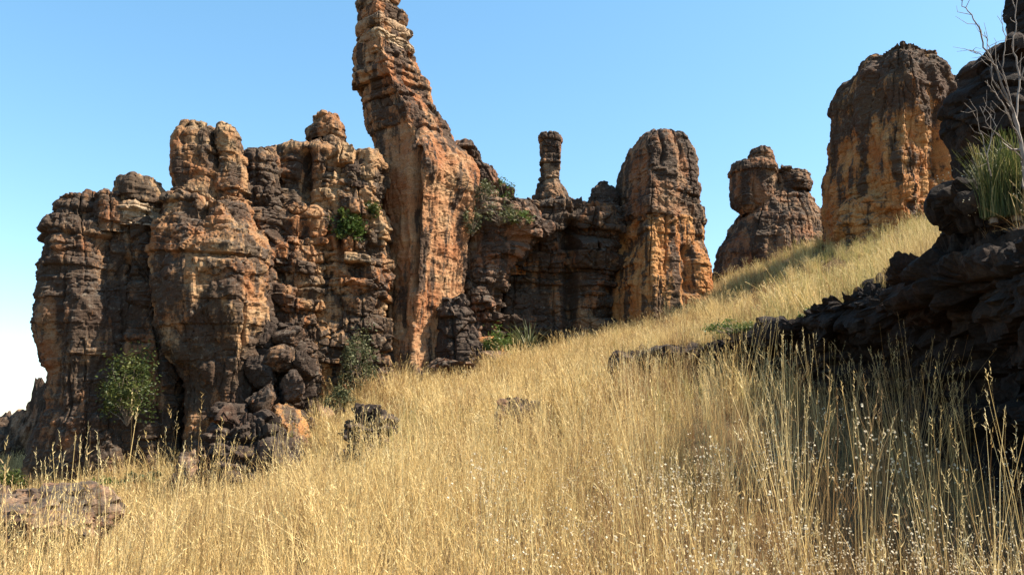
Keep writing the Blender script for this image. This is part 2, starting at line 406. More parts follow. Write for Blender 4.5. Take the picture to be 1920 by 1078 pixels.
    # ---- flutes and lumps
    Fz = Q * np.array((1.1, 1.1, 0.16))
    fl = noise(Fz) ; fl2 = noise(Fz * 2.6 + 5)
    D += (1.25 - np.clip(W, 0, 1)) * flute * (fl * 1.2 + 0.5 * fl2 - 0.7 * np.clip(0.12 - np.abs(fl2), 0, 1) * 4)
    rg = sum(g_ * (0.5 - 2 * np.abs(noise(Q * f_ + 3.7 * f_))) for f_, g_ in ((2.1, 1.0), (4.4, .55), (9.1, .3)))
    D += 0.72 * lump * fbm(Q * 0.55, 3) + fine * rg
    # long upright joints that cut through several beds
    jr = rs.uniform(.55, 1.5, 200) * jspace; jp = np.cumsum(jr) - 3
    sj = arc[None, :] + 0.22 * noise(Q * np.array((.5, .5, .35)) + 60) + 0.04 * noise(Q * 3 + 8)
    jk = np.clip(np.searchsorted(jp, sj) - 1, 0, 197); dl = sj - jp[jk]; dr = jp[jk + 1] - sj
    jid = np.where(dl < dr, jk, jk + 1); dj = np.minimum(dl, dr)
    on = np.clip(2.2 * noise(np.stack([jid * 3.7, 0 * dj + seed, P[..., 2] * .33], -1)) + .35, 0, 1)
    D -= jdepth * np.exp(-(dj / .045) ** 2) * on
    D += 0.06 * jdepth / .2 * (hash2(jk.astype(float), np.floor(zz * .5), seed + 9) * 2 - 1)
    v1, e1 = facets(Q + 0.15 * noise(Q * 1.1)[..., None], (0.9, 0.9, 1.3), seed)
    v2, e2 = facets(Q, (2.2, 2.2, 3.2), seed + 3)
    D += facet * (0.2 + 0.55 * np.clip(W, 0, 1)) * (0.24 * v1 - 0.08 * np.clip(1 - e1 / 0.08, 0, 1) + 0.12 * v2 - 0.03 * np.clip(1 - e2 / 0.12, 0, 1))
    for (fpx, fw, fd, py0, py1) in fiss:              # named clefts: (px at the face, width m, depth m, py top, py bottom)
        for_z0, for_z1 = at(fpx, py1, Y)[2], at(fpx, py0, Y)[2]
        x_f = at(fpx, (py0 + py1) / 2, Y)[0] + 0.15 * noise(np.stack([0 * P[..., 0] + seed, 0 * P[..., 0], P[..., 2] * 0.9], -1))
        vz = np.clip((P[..., 2] - for_z0) / 0.4, 0, 1) * np.clip((for_z1 - P[..., 2]) / 0.4 + 0.6, 0, 1)
        D -= fd * np.exp(-((P[..., 0] - x_f) / fw) ** 2) * vz * (P[..., 1] < cy[:, None] + 0.2)
    fade = np.minimum(1, np.minimum(rx, ry)[:, None] / 0.35) 
    P = P + N * (D * fade)[..., None]
    V = P.reshape(-1, 3); n_r = len(z)
    idx = np.arange(n_r * nt).reshape(n_r, nt); nx_ = np.roll(idx, -1, 1)
    Fc = np.stack([idx[:-1].ravel(), nx_[:-1].ravel(), nx_[1:].ravel(), idx[1:].ravel()], 1)
    if foot:
        j = 0
        gzv = gz(cx[0], cy[0]); j = int(np.argmin(np.abs(z - gzv)))
        FOOT.append((cx[j], cy[j], rx[j] * 0.93, ry[j] * 0.93, yaw))
    org = np.array(parent.location) if parent is not None else None
    o = new_mesh(name, V, Fc, mat, parent, False, org)
    return o

def root_at(name, px, Y, label, cat, group=None):
    x = (px - CX) / F * Y
    return thing(name, (x, Y, gz(x, Y)), label, cat, group)

# ---- the long massif on the left
t = root_at('rock_massif', 330, 28.5, 'long layered sandstone massif with knobs and twin-headed columns on its crest', 'rock formation')
rock('buttress', [(372, 128, 190), (385, 112, 205), (410, 103, 218), (450, 97, 235), (500, 90, 250), (560, 84, 258), (610, 82, 262), (650, 90, 262), (700, 99, 262), (760, 97, 265), (800, 86, 270), (850, 70, 280), (920, 56, 288), (985, 46, 295)],
     28, M['massif_dark'], t, depth=1.0, seed=11, facet=0.8, bedw=[(372, .8), (500, .6), (640, .35), (900, .2)], flute=.2, lump=.2, foot=True)
rock('shoulder', [(368, 188, 228), (385, 178, 245), (405, 178, 250), (425, 184, 248), (440, 186, 244)], 27.6, M['massif_dark'], t, seed=12, bedw=.7, blockw=.6, lump=.1, res=.05)
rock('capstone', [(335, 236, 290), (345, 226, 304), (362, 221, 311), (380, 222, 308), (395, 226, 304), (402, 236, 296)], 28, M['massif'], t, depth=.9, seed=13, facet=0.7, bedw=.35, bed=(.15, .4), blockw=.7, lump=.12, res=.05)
rock('slab', [(390, 222, 302), (398, 208, 306), (418, 205, 308), (432, 206, 306)], 28, M['pale_slab'], t, depth=.9, seed=14, bed=(.12, .3), blockw=.6, res=.05, domex=5)
rock('wall', [(424, 196, 306), (445, 188, 316), (520, 190, 326), (600, 190, 335), (700, 190, 345), (800, 190, 350), (900, 180, 355), (985, 175, 360)],
     28.7, M['massif_dark'], t, depth=1.05, seed=15, bedw=[(424, 1.1), (560, .9), (680, .4)], cs=CS_BOX, bedamp=.13, foot=True, fiss=[(250, .18, .5, 500, 900)])
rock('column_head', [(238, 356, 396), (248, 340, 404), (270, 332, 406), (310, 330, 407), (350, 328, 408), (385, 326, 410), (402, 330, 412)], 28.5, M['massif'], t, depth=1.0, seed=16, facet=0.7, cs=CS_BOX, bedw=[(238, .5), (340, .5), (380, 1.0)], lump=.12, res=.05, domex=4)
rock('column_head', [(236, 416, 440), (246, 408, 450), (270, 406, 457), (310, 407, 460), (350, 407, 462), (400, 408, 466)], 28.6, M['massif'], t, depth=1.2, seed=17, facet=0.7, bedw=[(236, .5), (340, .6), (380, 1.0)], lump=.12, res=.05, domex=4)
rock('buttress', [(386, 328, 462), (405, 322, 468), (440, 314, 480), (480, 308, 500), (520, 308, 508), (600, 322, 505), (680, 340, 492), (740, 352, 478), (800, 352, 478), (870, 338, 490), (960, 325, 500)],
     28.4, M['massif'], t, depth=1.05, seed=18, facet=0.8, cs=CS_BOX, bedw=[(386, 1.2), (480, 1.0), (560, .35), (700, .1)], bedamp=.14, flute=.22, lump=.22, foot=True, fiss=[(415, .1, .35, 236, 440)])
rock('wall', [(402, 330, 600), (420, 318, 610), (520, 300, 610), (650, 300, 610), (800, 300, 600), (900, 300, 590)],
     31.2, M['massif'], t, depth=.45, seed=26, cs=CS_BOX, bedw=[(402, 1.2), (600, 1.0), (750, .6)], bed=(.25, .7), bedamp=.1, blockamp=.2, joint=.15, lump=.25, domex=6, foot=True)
rock('knob', [(280, 474, 508), (290, 463, 520), (310, 458, 527), (350, 458, 532), (420, 460, 538), (500, 462, 545)], 30.4, M['massif_dark'], t, seed=19, bedw=.7, lump=.16)
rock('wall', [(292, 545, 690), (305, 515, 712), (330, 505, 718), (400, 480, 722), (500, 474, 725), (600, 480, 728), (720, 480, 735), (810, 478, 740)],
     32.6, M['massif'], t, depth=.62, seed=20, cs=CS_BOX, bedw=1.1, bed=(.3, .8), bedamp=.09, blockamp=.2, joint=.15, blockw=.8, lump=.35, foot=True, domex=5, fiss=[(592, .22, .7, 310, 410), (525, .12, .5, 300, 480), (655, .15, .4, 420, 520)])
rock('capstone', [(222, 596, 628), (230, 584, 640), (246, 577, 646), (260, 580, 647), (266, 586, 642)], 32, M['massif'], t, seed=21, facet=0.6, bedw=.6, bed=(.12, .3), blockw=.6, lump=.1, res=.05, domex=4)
rock('slab', [(266, 588, 640), (272, 582, 646), (290, 581, 646), (300, 578, 650)], 32, M['pale_slab'], t, seed=22, facet=0.5, bedw=.7, bed=(.2, .4), blockw=.7, lump=.06, res=.05, domex=6)
rock('knob', [(292, 645, 672), (300, 640, 690), (330, 640, 700), (360, 640, 705)], 31.8, M['massif_dark'], t, seed=23, bedw=.7, lump=.12, res=.05)
rock('buttress', [(518, 520, 556), (535, 506, 572), (600, 492, 585), (680, 488, 592), (760, 480, 600), (840, 475, 605)], 30.6, M['massif_dark'], t, depth=.8, seed=24, bedw=[(518, .6), (640, .4), (800, .8)], flute=.25, lump=.25, foot=True, fiss=[(540, .12, .5, 560, 720)])
rock('buttress', [(588, 478, 506), (610, 466, 530), (660, 462, 560), (720, 458, 580), (790, 440, 600), (860, 420, 610)], 28.9, M['dark_rock'], t, depth=.7, seed=27, bedw=1.2, bedamp=.2, blockamp=.28, joint=.16, blockw=.6, lump=.35, facet=1.7, res=.055, foot=True)
rock('buttress', [(585, 570, 606), (600, 562, 618), (650, 560, 622), (700, 560, 622), (770, 555, 630)], 31.2, M['crag'], t, depth=.7, seed=25, bedw=.7, lump=.15, res=.05)

# ---- the tall leaning pinnacle
t = root_at('rock_pinnacle', 780, 34, 'tallest leaning sandstone pinnacle with stacked slabs on its tip, rising out of the picture', 'rock formation')
rock('shaft', [(92, 668, 772), (110, 662, 780), (150, 666, 796), (180, 674, 812), (210, 683, 828), (250, 696, 846), (285, 702, 878), (310, 705, 896), (345, 708, 905), (385, 711, 888), (420, 714, 880), (480, 716, 872), (560, 716, 864), (620, 714, 852), (680, 706, 848), (740, 695, 852), (790, 690, 860)],
     34, M['pillar'], t, depth=.95, mind=1.35, seed=31, facet=0.4, jdepth=.09, cs=CS_PRISM, bedw=[(92, 1.3), (180, 1.1), (250, .7), (300, .25), (420, .08), (700, .05)], bed=(.2, .5), bedamp=.10, blockamp=.12, lump=.16, flute=.15, foot=True, domex=6, dome=.1,
     fiss=[(790, .14, .55, 250, 560), (770, .1, .25, 420, 640)])
for i, (y0, y1, l, r) in enumerate([(-95, -62, 690, 728), (-64, -40, 680, 738), (-42, -14, 672, 742), (-16, 8, 674, 748), (6, 24, 668, 750), (22, 52, 668, 762), (50, 70, 665, 770), (68, 82, 667, 768), (80, 98, 663, 777)]):
    h = (y1 - y0)
    rock('slab', [(y0, l + 8, r - 9), (y0 + h * .3, l, r), (y0 + h * .68, l, r - 1), (y0 + h * .85, l + 4, r - 7), (y1 + 2, l + 12, r - 16)], 34 + .05 * (i % 3), M['pale_slab'] if i in (4, 6, 8) else M['pillar'], t, depth=.95, seed=40 + i, cs=CS_PRISM, bedw=.5, bed=(.3, .5), bedamp=.04, blockw=.9, blockamp=.10, joint=.07, lump=.08, fine=.04, facet=.6, jdepth=.12, res=.04, domex=4, yaw=.05 * ((i * 7) % 5 - 2))
rock('flank', [(284, 860, 890), (296, 850, 904), (318, 842, 922), (345, 838, 948), (375, 838, 982), (402, 840, 1012), (425, 845, 1040), (450, 850, 1010), (490, 858, 965), (560, 862, 935), (640, 864, 925), (730, 860, 930)],
     35.8, M['boulder'], t, depth=.6, mind=1.0, maxd=1.3, seed=32, bedw=1.0, bedamp=.1, blockamp=.2, lump=.35, foot=True)
rock('buttress', [(560, 830, 862), (590, 822, 880), (640, 818, 892), (700, 812, 905), (760, 800, 915)], 33.4, M['dark_rock'], t, depth=.8, seed=33, bedw=1.1, blockamp=.2, lump=.25, res=.05)

# ---- shaded cliff between pinnacle and dome
t = root_at('rock_cliff', 1020, 39, 'low dark shaded cliff joining the pinnacle and the round-topped tower', 'cliff')
rock('wall', [(392, 985, 1145), (405, 945, 1158), (425, 905, 1165), (445, 890, 1165, .2), (480, 885, 1162, .8), (540, 885, 1155, 1.0), (620, 885, 1150, .9), (700, 880, 1150, .8)],
     38.2, M['massif_dark'], t, depth=.55, seed=51, cs=CS_BOX, bedw=1.2, bedamp=.22, blockamp=.24, joint=.15, lump=.3, foot=True, domex=5, fiss=[(1065, .3, .8, 430, 640), (935, .25, .8, 430, 600)])
rock('block', [(462, 958, 985), (470, 948, 995), (495, 947, 996), (518, 952, 990)], 37.6, M['crag'], t, depth=.9, seed=52, cs=CS_BOX, bedw=.4, lump=.1, res=.05)
rock('buttress', [(440, 905, 932), (460, 895, 940), (520, 890, 945), (600, 885, 940), (690, 880, 945)], 37.2, M['boulder'], t, seed=53, bedw=1.1, blockamp=.18, lump=.25, res=.06)

# ---- slim balanced column
t = root_at('rock_column', 1032, 43, 'slim balanced column of stacked stone on a small conical base', 'rock formation')
rock('column', [(255, 1018, 1043), (260, 1012, 1050), (280, 1011, 1053), (300, 1013, 1053), (318, 1014, 1052), (334, 1016, 1049), (342, 1018, 1047)], 43, M['dome'], t, seed=55, facet=0.4, bed=(.18, .5), bedw=1.0, bedamp=.035, joint=.07, blockamp=.05, jdepth=.06, blockw=.6, lump=.05, flute=.03, res=.045, domex=4, cs=CS_BOX)
rock('base', [(335, 1014, 1050), (350, 1004, 1058), (368, 998, 1068), (400, 992, 1074), (440, 980, 1085), (520, 970, 1095)], 43, M['dome'], t, seed=56, facet=0.5, bedw=.8, lump=.16, res=.06)

# ---- round-topped tower
t = root_at('rock_tower', 1240, 38, 'round-topped sandstone tower with dark banded crown and orange foot', 'rock formation')
rock('crown', [(254, 1218, 1272), (262, 1196, 1290), (280, 1180, 1302), (310, 1168, 1311), (345, 1160, 1317), (385, 1160, 1321), (410, 1158, 1322), (425, 1162, 1320)],
     38, M['dome'], t, depth=1.0, seed=61, facet=0.45, cs=CS_LEFTCORNER, bedw=[(255, .35), (340, .5), (380, 1.1), (425, 1.1)], bed=(.25, .7), bedamp=.08, lump=.2, flute=.1, domex=2.4, dome=.6, fiss=[(1228, .1, .3, 255, 340), (1262, .08, .2, 260, 330)])
rock('body', [(418, 1160, 1320), (440, 1152, 1326), (480, 1147, 1331), (530, 1142, 1336), (590, 1138, 1340), (680, 1132, 1348)],
     38, M['crag'], t, depth=1.0, seed=62, facet=0.6, cs=CS_LEFTCORNER, bedw=[(418, 1.0), (460, .4), (560, .3)], lump=.25, flute=.2, foot=True, domex=6, dome=.1, fiss=[(1275, .3, .5, 480, 600)])
rock('knob', [(340, 1122, 1140), (352, 1110, 1150), (375, 1104, 1160), (420, 1100, 1170), (480, 1098, 1175)], 38.8, M['dark_rock'], t, seed=63, bedw=.6, lump=.16, res=.06)

# ---- hoodoo with block head
t = root_at('rock_hoodoo', 1450, 43.5, 'hoodoo with square stone head, small cap stone and sloping body', 'rock formation')
rock('body', [(345, 1445, 1495), (358, 1425, 1512), (380, 1402, 1524), (402, 1388, 1534), (430, 1370, 1550), (470, 1352, 1568), (520, 1340, 1582), (600, 1328, 1595)],
     43.5, M['dome'], t, depth=.85, seed=71, facet=0.5, bedw=[(345, .9), (420, .3), (520, .2)], lump=.22, flute=.15, foot=True, domex=4)
rock('head', [(308, 1378, 1446), (316, 1372, 1452), (345, 1372, 1452), (375, 1373, 1450), (392, 1380, 1444), (404, 1392, 1436)], 42.7, M['dome'], t, depth=.9, seed=72, facet=0.35, cs=CS_BOX, bedw=.6, bed=(.3, .7), lump=.08, res=.055, domex=8, dome=.1)
rock('capstone', [(279, 1414, 1440), (287, 1406, 1448), (302, 1403, 1451), (318, 1402, 1452)], 42.8, M['dome'], t, seed=73, facet=0.4, bedw=.4, lump=.08, res=.05)
rock('shoulder', [(323, 1448, 1500), (330, 1444, 1512), (345, 1446, 1521), (362, 1450, 1518)], 43.2, M['dome'], t, seed=74, facet=0.5, bedw=.8, bed=(.2, .45), lump=.1, res=.055, domex=6)

# ---- big tower on the right
t = root_at('rock_tower', 1690, 33, 'broad dark tower with a bright orange scar, highest on the grassy rise', 'rock formation')
rock('body', [(102, 1650, 1735), (110, 1630, 1752), (130, 1606, 1772), (155, 1588, 1786), (185, 1580, 1797), (240, 1577, 1806), (300, 1574, 1806), (350, 1570, 1803), (400, 1568, 1798), (460, 1562, 1795), (560, 1558, 1800)],
     33, M['crag'], t, depth=.95, seed=81, facet=0.55, cs=CS_LEFTCORNER, bedw=[(102, .5), (180, .35), (330, .3), (420, .8)], lump=.12, flute=.3, foot=True, domex=3, dome=.35, fiss=[(1720, .15, .4, 230, 380), (1765, .12, .35, 200, 400)])
rock('shoulder', [(146, 1780, 1800), (156, 1772, 1812), (190, 1768, 1818), (260, 1765, 1822), (360, 1760, 1822), (480, 1755, 1830)], 34, M['dark_rock'], t, depth=.8, seed=82, bedw=.7, lump=.2)
rock('ledge', [(385, 1610, 1745), (400, 1580, 1770), (430, 1570, 1790), (500, 1560, 1800)], 31.9, M['crag'], t, depth=.5, seed=83, cs=CS_BOX, bedw=1.0, lump=.2, domex=6)

# ------------------------------------------------------------------ near ledge on the right (long shaded band of rock)
def ledge(name, path, mat, parent, seed=5, res=0.042, inward=1.8):
    """path rows: (x, y, z_lip, z_foot) along the lip; a band with an overhanging, broken face"""
    rs = np.random.RandomState(seed); path = np.array(path, float)
    seg = np.r_[0, np.cumsum(np.linalg.norm(np.diff(path[:, :2], axis=0), axis=1))]
    s = np.arange(0, seg[-1], res); L = np.stack([np.interp(s, seg, path[:, k]) for k in range(4)], 1)
    k = 12; ker = np.ones(2 * k + 1) / (2 * k + 1)
    for c in range(4): L[:, c] = np.convolve(np.pad(L[:, c], k, mode='edge'), ker, 'valid')
    hv = L[:, 2] - L[:, 3]; wob = fbm(np.stack([s * .55, 0 * s + 3, 0 * s], 1), 3)
    L[:, 2] += wob * .2 * np.clip(hv, .3, 1.2) - .16
    L[:, 0] += .22 * fbm(np.stack([s * .7, 0 * s + 9, 0 * s], 1), 3)
    d = np.gradient(L[:, :2], axis=0); d /= np.linalg.norm(d, axis=1)[:, None]
    inn = np.stack([-d[:, 1], d[:, 0]], 1)
    H = (L[:, 2] - L[:, 3])[:, None]
    cs = np.array([(1.0, -.05), (.6, .03), (.25, .03), (.06, 0), (-.02, -.06), (.0, -.16), (.10, -.3), (.20, -.48), (.20, -.66), (.10, -.85), (-.02, -1.05), (.1, -1.3), (.7, -1.3)])
    ndv = int(5.5 / res); C = spline_closed(cs, ndv)
    P = np.empty((len(s), ndv, 3)); hh = np.minimum(H, 2.2)
    off = C[None, :, 0] * np.where(C[None, :, 0] > .25, inward, np.maximum(hh, .5))
    P[..., 0] = L[:, 0:1] + inn[:, 0:1] * off; P[..., 1] = L[:, 1:2] + inn[:, 1:2] * off; P[..., 2] = L[:, 2:3] + C[None, :, 1] * H
    dT = np.roll(P, -1, 1) - np.roll(P, 1, 1); dS = np.gradient(P, axis=0)
    N = np.cross(dT, dS); N /= np.linalg.norm(N, axis=2, keepdims=True) + 1e-9
    cen = P.mean(1, keepdims=True)
    if np.mean(np.sum(N * (P - cen), 2)) < 0: N = -N
    Q = P + rs.uniform(-30, 30, 3)
    zz = P[..., 2] - 0.12 * P[..., 1] * 0 + 0.15 * noise(Q * .5)
    edges = np.cumsum(rs.uniform(.14, .42, 200)) - 6
    ki = np.clip(np.searchsorted(edges, zz) - 1, 0, 198); du = np.minimum(zz - edges[ki], edges[ki + 1] - zz)
    D = .16 * rs.uniform(-1, 1, 200)[ki] - .10 * np.exp(-(du / .05) ** 2)
    v1, e1 = facets(Q, (1.1, 1.1, 1.6), seed); v2, e2 = facets(Q, (3, 3, 4.2), seed + 1)
    D = D + .22 * v1 - .12 * np.clip(1 - e1 / .1, 0, 1) + .13 * v2 + .15 * fbm(Q * .6, 3) + .06 * fbm(Q * 3, 4, .6)
    v3, e3 = facets(Q, (7, 7, 11), seed + 2); D = D + .055 * v3 - .02 * np.clip(1 - e3 / .12, 0, 1)
    D *= np.clip(H / 1.6, .35, 1)
    P = P + N * D[..., None]
    n_r = len(s); idx = np.arange(n_r * ndv).reshape(n_r, ndv); nx_ = np.roll(idx, -1, 1)
    Fc = np.stack([idx[:-1].ravel(), idx[1:].ravel(), nx_[1:].ravel(), nx_[:-1].ravel()], 1)
    return new_mesh(name, P.reshape(-1, 3), Fc, mat, parent, False, np.array(parent.location))
LP2 = []
for i, p in enumerate(LP):
    q0 = LP[max(i - 1, 0)]; q1 = LP[min(i + 1, len(LP) - 1)]
    dx, dy = q1[0] - q0[0], q1[1] - q0[1]; l = math.hypot(dx, dy)
    LP2.append((*p, min(gz(p[0] + dy / l * 0.9, p[1] - dx / l * 0.9) - 0.25, p[2] - 0.7)))
t = thing('rock_ledge', (LP[6][0] + .6, LP[6][1], gz(LP[6][0] + .6, LP[6][1])), 'long black shaded ledge with overhanging lip running down the grassy slope', 'rock ledge')
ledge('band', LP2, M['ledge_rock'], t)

t = thing('rock_outcrop', (*at(1880, 420, 8.6)[:2], gz(*at(1880, 420, 8.6)[:2])), 'dark jagged outcrop standing on the shaded ledge beside the bare tree', 'rock outcrop')
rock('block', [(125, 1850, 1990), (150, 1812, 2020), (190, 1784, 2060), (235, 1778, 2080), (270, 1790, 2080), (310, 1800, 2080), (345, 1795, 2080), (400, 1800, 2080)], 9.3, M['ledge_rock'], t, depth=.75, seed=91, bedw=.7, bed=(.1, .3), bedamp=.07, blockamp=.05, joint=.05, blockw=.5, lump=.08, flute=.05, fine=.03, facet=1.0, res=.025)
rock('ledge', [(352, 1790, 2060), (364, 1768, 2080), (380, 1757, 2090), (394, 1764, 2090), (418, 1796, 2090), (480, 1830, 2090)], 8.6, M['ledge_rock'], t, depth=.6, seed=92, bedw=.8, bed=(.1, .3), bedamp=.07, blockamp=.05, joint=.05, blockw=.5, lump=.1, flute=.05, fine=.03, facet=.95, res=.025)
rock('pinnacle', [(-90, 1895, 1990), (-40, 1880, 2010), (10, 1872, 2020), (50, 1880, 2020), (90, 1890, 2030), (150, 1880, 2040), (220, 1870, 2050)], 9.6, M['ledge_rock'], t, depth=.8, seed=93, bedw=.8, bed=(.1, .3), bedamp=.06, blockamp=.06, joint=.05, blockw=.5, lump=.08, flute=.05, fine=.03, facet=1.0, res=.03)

# ------------------------------------------------------------------ boulders
def boulder(name, px, py, Y, w, h, label, mat='boulder', dratio=.9, seed=1, group=None, sub=30, sink=.12, yaw=None, ground=True):
    """one angular stone: px,py = middle of its foot; w,h in photo pixels"""
    rs = np.random.RandomState(seed)
    c = at(px, py, Y); mpp = Y / F
    sx, sz = w * mpp / 2, h * mpp; sy = sx * dratio
    th = np.linspace(0, 2 * math.pi, sub * 2, endpoint=False); ph = np.linspace(-math.pi / 2, math.pi / 2, sub)
    T, Ph = np.meshgrid(th, ph)
    Dn = np.stack([np.cos(Ph) * np.cos(T), np.cos(Ph) * np.sin(T), np.sin(Ph)], -1)
    pl = rs.normal(size=(10, 3)); pl /= np.linalg.norm(pl, axis=1)[:, None]; dd = rs.uniform(.52, .88, 10)
    dot = np.einsum('ijk,lk->ijl', Dn, pl)
    r = np.min(np.where(dot > .05, dd / np.maximum(dot, .05), 9), axis=2); r = np.minimum(r, 1.15)
    r = r * (1 + .06 * fbm(Dn * 1.6 + seed, 3) + .05 * fbm(Dn * 5 + seed, 4, .6))
    fv, fe = facets(Dn * 1.0 + seed * 3.1, (2.4, 2.4, 2.4), seed); fv2, fe2 = facets(Dn + seed, (5.5, 5.5, 5.5), seed + 2)
    r = np.minimum(r * (1 + .12 * fv - .05 * np.clip(1 - fe / .1, 0, 1) + .045 * fv2), 1.25)
    V = Dn * r[..., None] * np.array((sx, sy, sz / 2)) / .84
    z0 = gz(c[0], c[1]) if ground else c[2]
    a = rs.uniform(0, 6.28) if yaw is None else yaw
    V = V.reshape(-1, 3) + np.array((0, 0, sz / 2 - sink * sz))
    n_r, nt = sub, sub * 2
    idx = np.arange(n_r * nt).reshape(n_r, nt); nx_ = np.roll(idx, -1, 1)
    Fc = np.stack([idx[:-1].ravel(), nx_[:-1].ravel(), nx_[1:].ravel(), idx[1:].ravel()], 1)
    o = new_mesh(name, V, Fc, M[mat], None, False)
    o.location = (c[0], c[1], z0 if ground else min(c[2], 1e9))
    FOOT.append((c[0], c[1], sx * .8, sy * .8, 0))
    return tag(o, label, 'boulder', group)

KW = dict(bedw=1.1, bed=(.12, .4), bedamp=.10, blockamp=.16, joint=.1, blockw=.45, lump=.3, flute=.1, fine=.06, facet=1.5, jspace=.6, res=.035, foot=True)
t = root_at('rock_outcrop', 450, 22.5, 'big jagged black outcrop in the grass at the foot of the massif', 'rock outcrop')
rock('block', [(785, 432, 490), (805, 408, 516), (840, 388, 532), (880, 372, 540), (930, 366, 540), (985, 360, 545)], 22.6, M['dark_rock'], t, depth=.8, seed=301, **KW)
rock('block', [(832, 490, 528), (852, 482, 548), (890, 476, 556), (940, 470, 562), (985, 468, 566)], 22.3, M['ledge_rock'], t, depth=.8, seed=302, **KW)
t = root_at('rock_outcrop', 685, 19.5, 'lone jagged dark outcrop half buried in golden grass below the pinnacle', 'rock outcrop')
rock('block', [(760, 662, 704), (776, 646, 722), (810, 634, 736), (860, 626, 744), (930, 620, 750)], 19.5, M['dark_rock'], t, depth=.8, seed=303, **KW)
boulder('boulder', 372, 868, 24.3, 60, 90, 'pale upright stone leaning on the big jagged black outcrop', 'boulder', seed=4, sub=30)
boulder('boulder', 515, 880, 22.2, 70, 80, 'smaller dark boulder pressed against the right side of the big black outcrop', 'dark_rock', seed=9, sub=30)
boulder('boulder', 975, 872, 15.5, 95, 100, 'low brown stone half buried in grass in mid slope', 'boulder', seed=14, sub=30, sink=.34)
boulder('boulder', 850, 700, 31.5, 110, 55, 'flat pale boulder lying under the foot of the pinnacle', 'boulder', seed=15, sub=34)
boulder('boulder', 930, 690, 32.5, 60, 40, 'small tan boulder by the strappy green plants', 'boulder', seed=16, sub=26)
boulder('boulder', 925, 620, 35, 80, 60, 'warm tan boulder at the foot of the shaded cliff', 'crag', seed=18, sub=30)
boulder('boulder', 540, 790, 27, 90, 70, 'orange split boulder below the pile of black stones', 'crag', seed=19, sub=34)
boulder('boulder', 70, 1008, 14.3, 190, 105, 'wide brown rock with an orange face, low in the grass away from the massif', 'boulder', seed=21, sub=44, ground=False)
boulder('boulder', -10, 1010, 14.9, 150, 105, 'dark low rock behind the wide brown rock', 'dark_rock', seed=22, sub=40, ground=False)
boulder('boulder', 165, 975, 16.5, 120, 66, 'flat dark stone between wide brown rock and massif', 'dark_rock', seed=23, sub=36, ground=False)
# pile of black stones against the massif
rs = np.random.RandomState(5)
pile = [(492, 780, 62, 52, 'broad blackened block at the bottom of the stone pile against the massif'), (548, 752, 52, 50, 'blackened block low in the stone pile, touching the orange split boulder'),
        (485, 722, 50, 52, 'squat blackened block in the middle of the stone pile'), (530, 700, 54, 46, 'wide dark block in the stone pile under the two upper ones'), (568, 700, 36, 44, 'narrow dark block leaning out of the stone pile towards the orange scar'),
        (492, 662, 44, 56, 'upright blackened block near the top of the stone pile'), (540, 652, 44, 46, 'dark angular block near the top of the stone pile beside the upright one'), (488, 616, 30, 40, 'smallest topmost stone of the black pile'),
        (430, 800, 56, 44, 'dark block spilled from the stone pile towards the bush'), (462, 832, 60, 42, 'dark block lying between stone pile and big jagged black outcrop')]
for i, (px, py, w, h, lab) in enumerate(pile):
    boulder('block_stone', px, py, 28.5 - (py - 620) * .008, w, h, lab, 'dark_rock' if i % 3 else 'massif_dark', seed=60 + i, group='stone pile against the massif', sub=24, ground=False, sink=.05)
# far rubble at the plain's edge
for i, (px, py, w, h, lab) in enumerate([(70, 880, 50, 108, 'pale tall stone at the top of the far rubble beside the massif'), (36, 890, 44, 92, 'dark stone in the far rubble by the plain'), (6, 895, 66, 78, 'reddish low stone at the outer end of the far rubble'), (88, 860, 30, 90, 'small pale stone perched in the far rubble against the massif'), (-40, 900, 80, 60, 'wide dark stone beyond the reddish one in the rubble')]):
    boulder('boulder', px, py + 12, 33, w * 1.5, h * 1.55, lab, 'boulder', seed=80 + i, sub=28, ground=False, sink=0)
rs = np.random.RandomState(19)
for i, (px, py, Y, lab) in enumerate([(598, 742, 29.5, 'small fallen stone under the bright orange scar of the massif'), (625, 735, 30, 'small fallen stone between orange scar and grey green bush'), (655, 728, 30.6, 'small fallen stone beneath the grey green bush'),
        (612, 760, 28.6, 'fallen stone in the grass in front of the orange scar'), (705, 705, 31.6, 'fallen stone between grey green bush and pinnacle'), (580, 790, 27.6, 'fallen stone beside the orange split boulder'),
        (640, 765, 28.4, 'fallen stone in front of the low grey scrub'), (735, 706, 32.0, 'fallen stone under the shaded face of the pinnacle'), (790, 702, 32.0, 'fallen stone below the edge between the two faces of the pinnacle'),
        (560, 835, 25.5, 'fallen stone downhill of the orange split boulder'), (320, 905, 24.8, 'fallen stone by the foot of the smooth massif buttress'), (290, 915, 24.4, 'fallen stone beside the low dull green shrub')]):
    boulder('fallen_stone', px, py, Y, rs.uniform(16, 40), rs.uniform(20, 40), lab, 'boulder' if i % 2 else 'massif', seed=200 + i, sub=16, sink=.1, group='fallen stones along the cliff foot')
# broken stones along the ledge end
for i, (px, py, Y, w, h, lab) in enumerate([(1180, 700, 19, 60, 56, 'dark stone ending the shaded ledge in the grass'), (1255, 690, 17.6, 90, 70, 'largest dark stone fallen from the low end of the ledge'), (1340, 655, 17, 50, 40, 'small dark stone on the lip of the ledge'), (1230, 640, 19.5, 50, 34, 'small grey stone topping the low end of the ledge')]):
    boulder('boulder', px, py, Y, w, h, lab, 'dark_rock', seed=90 + i, sub=26)

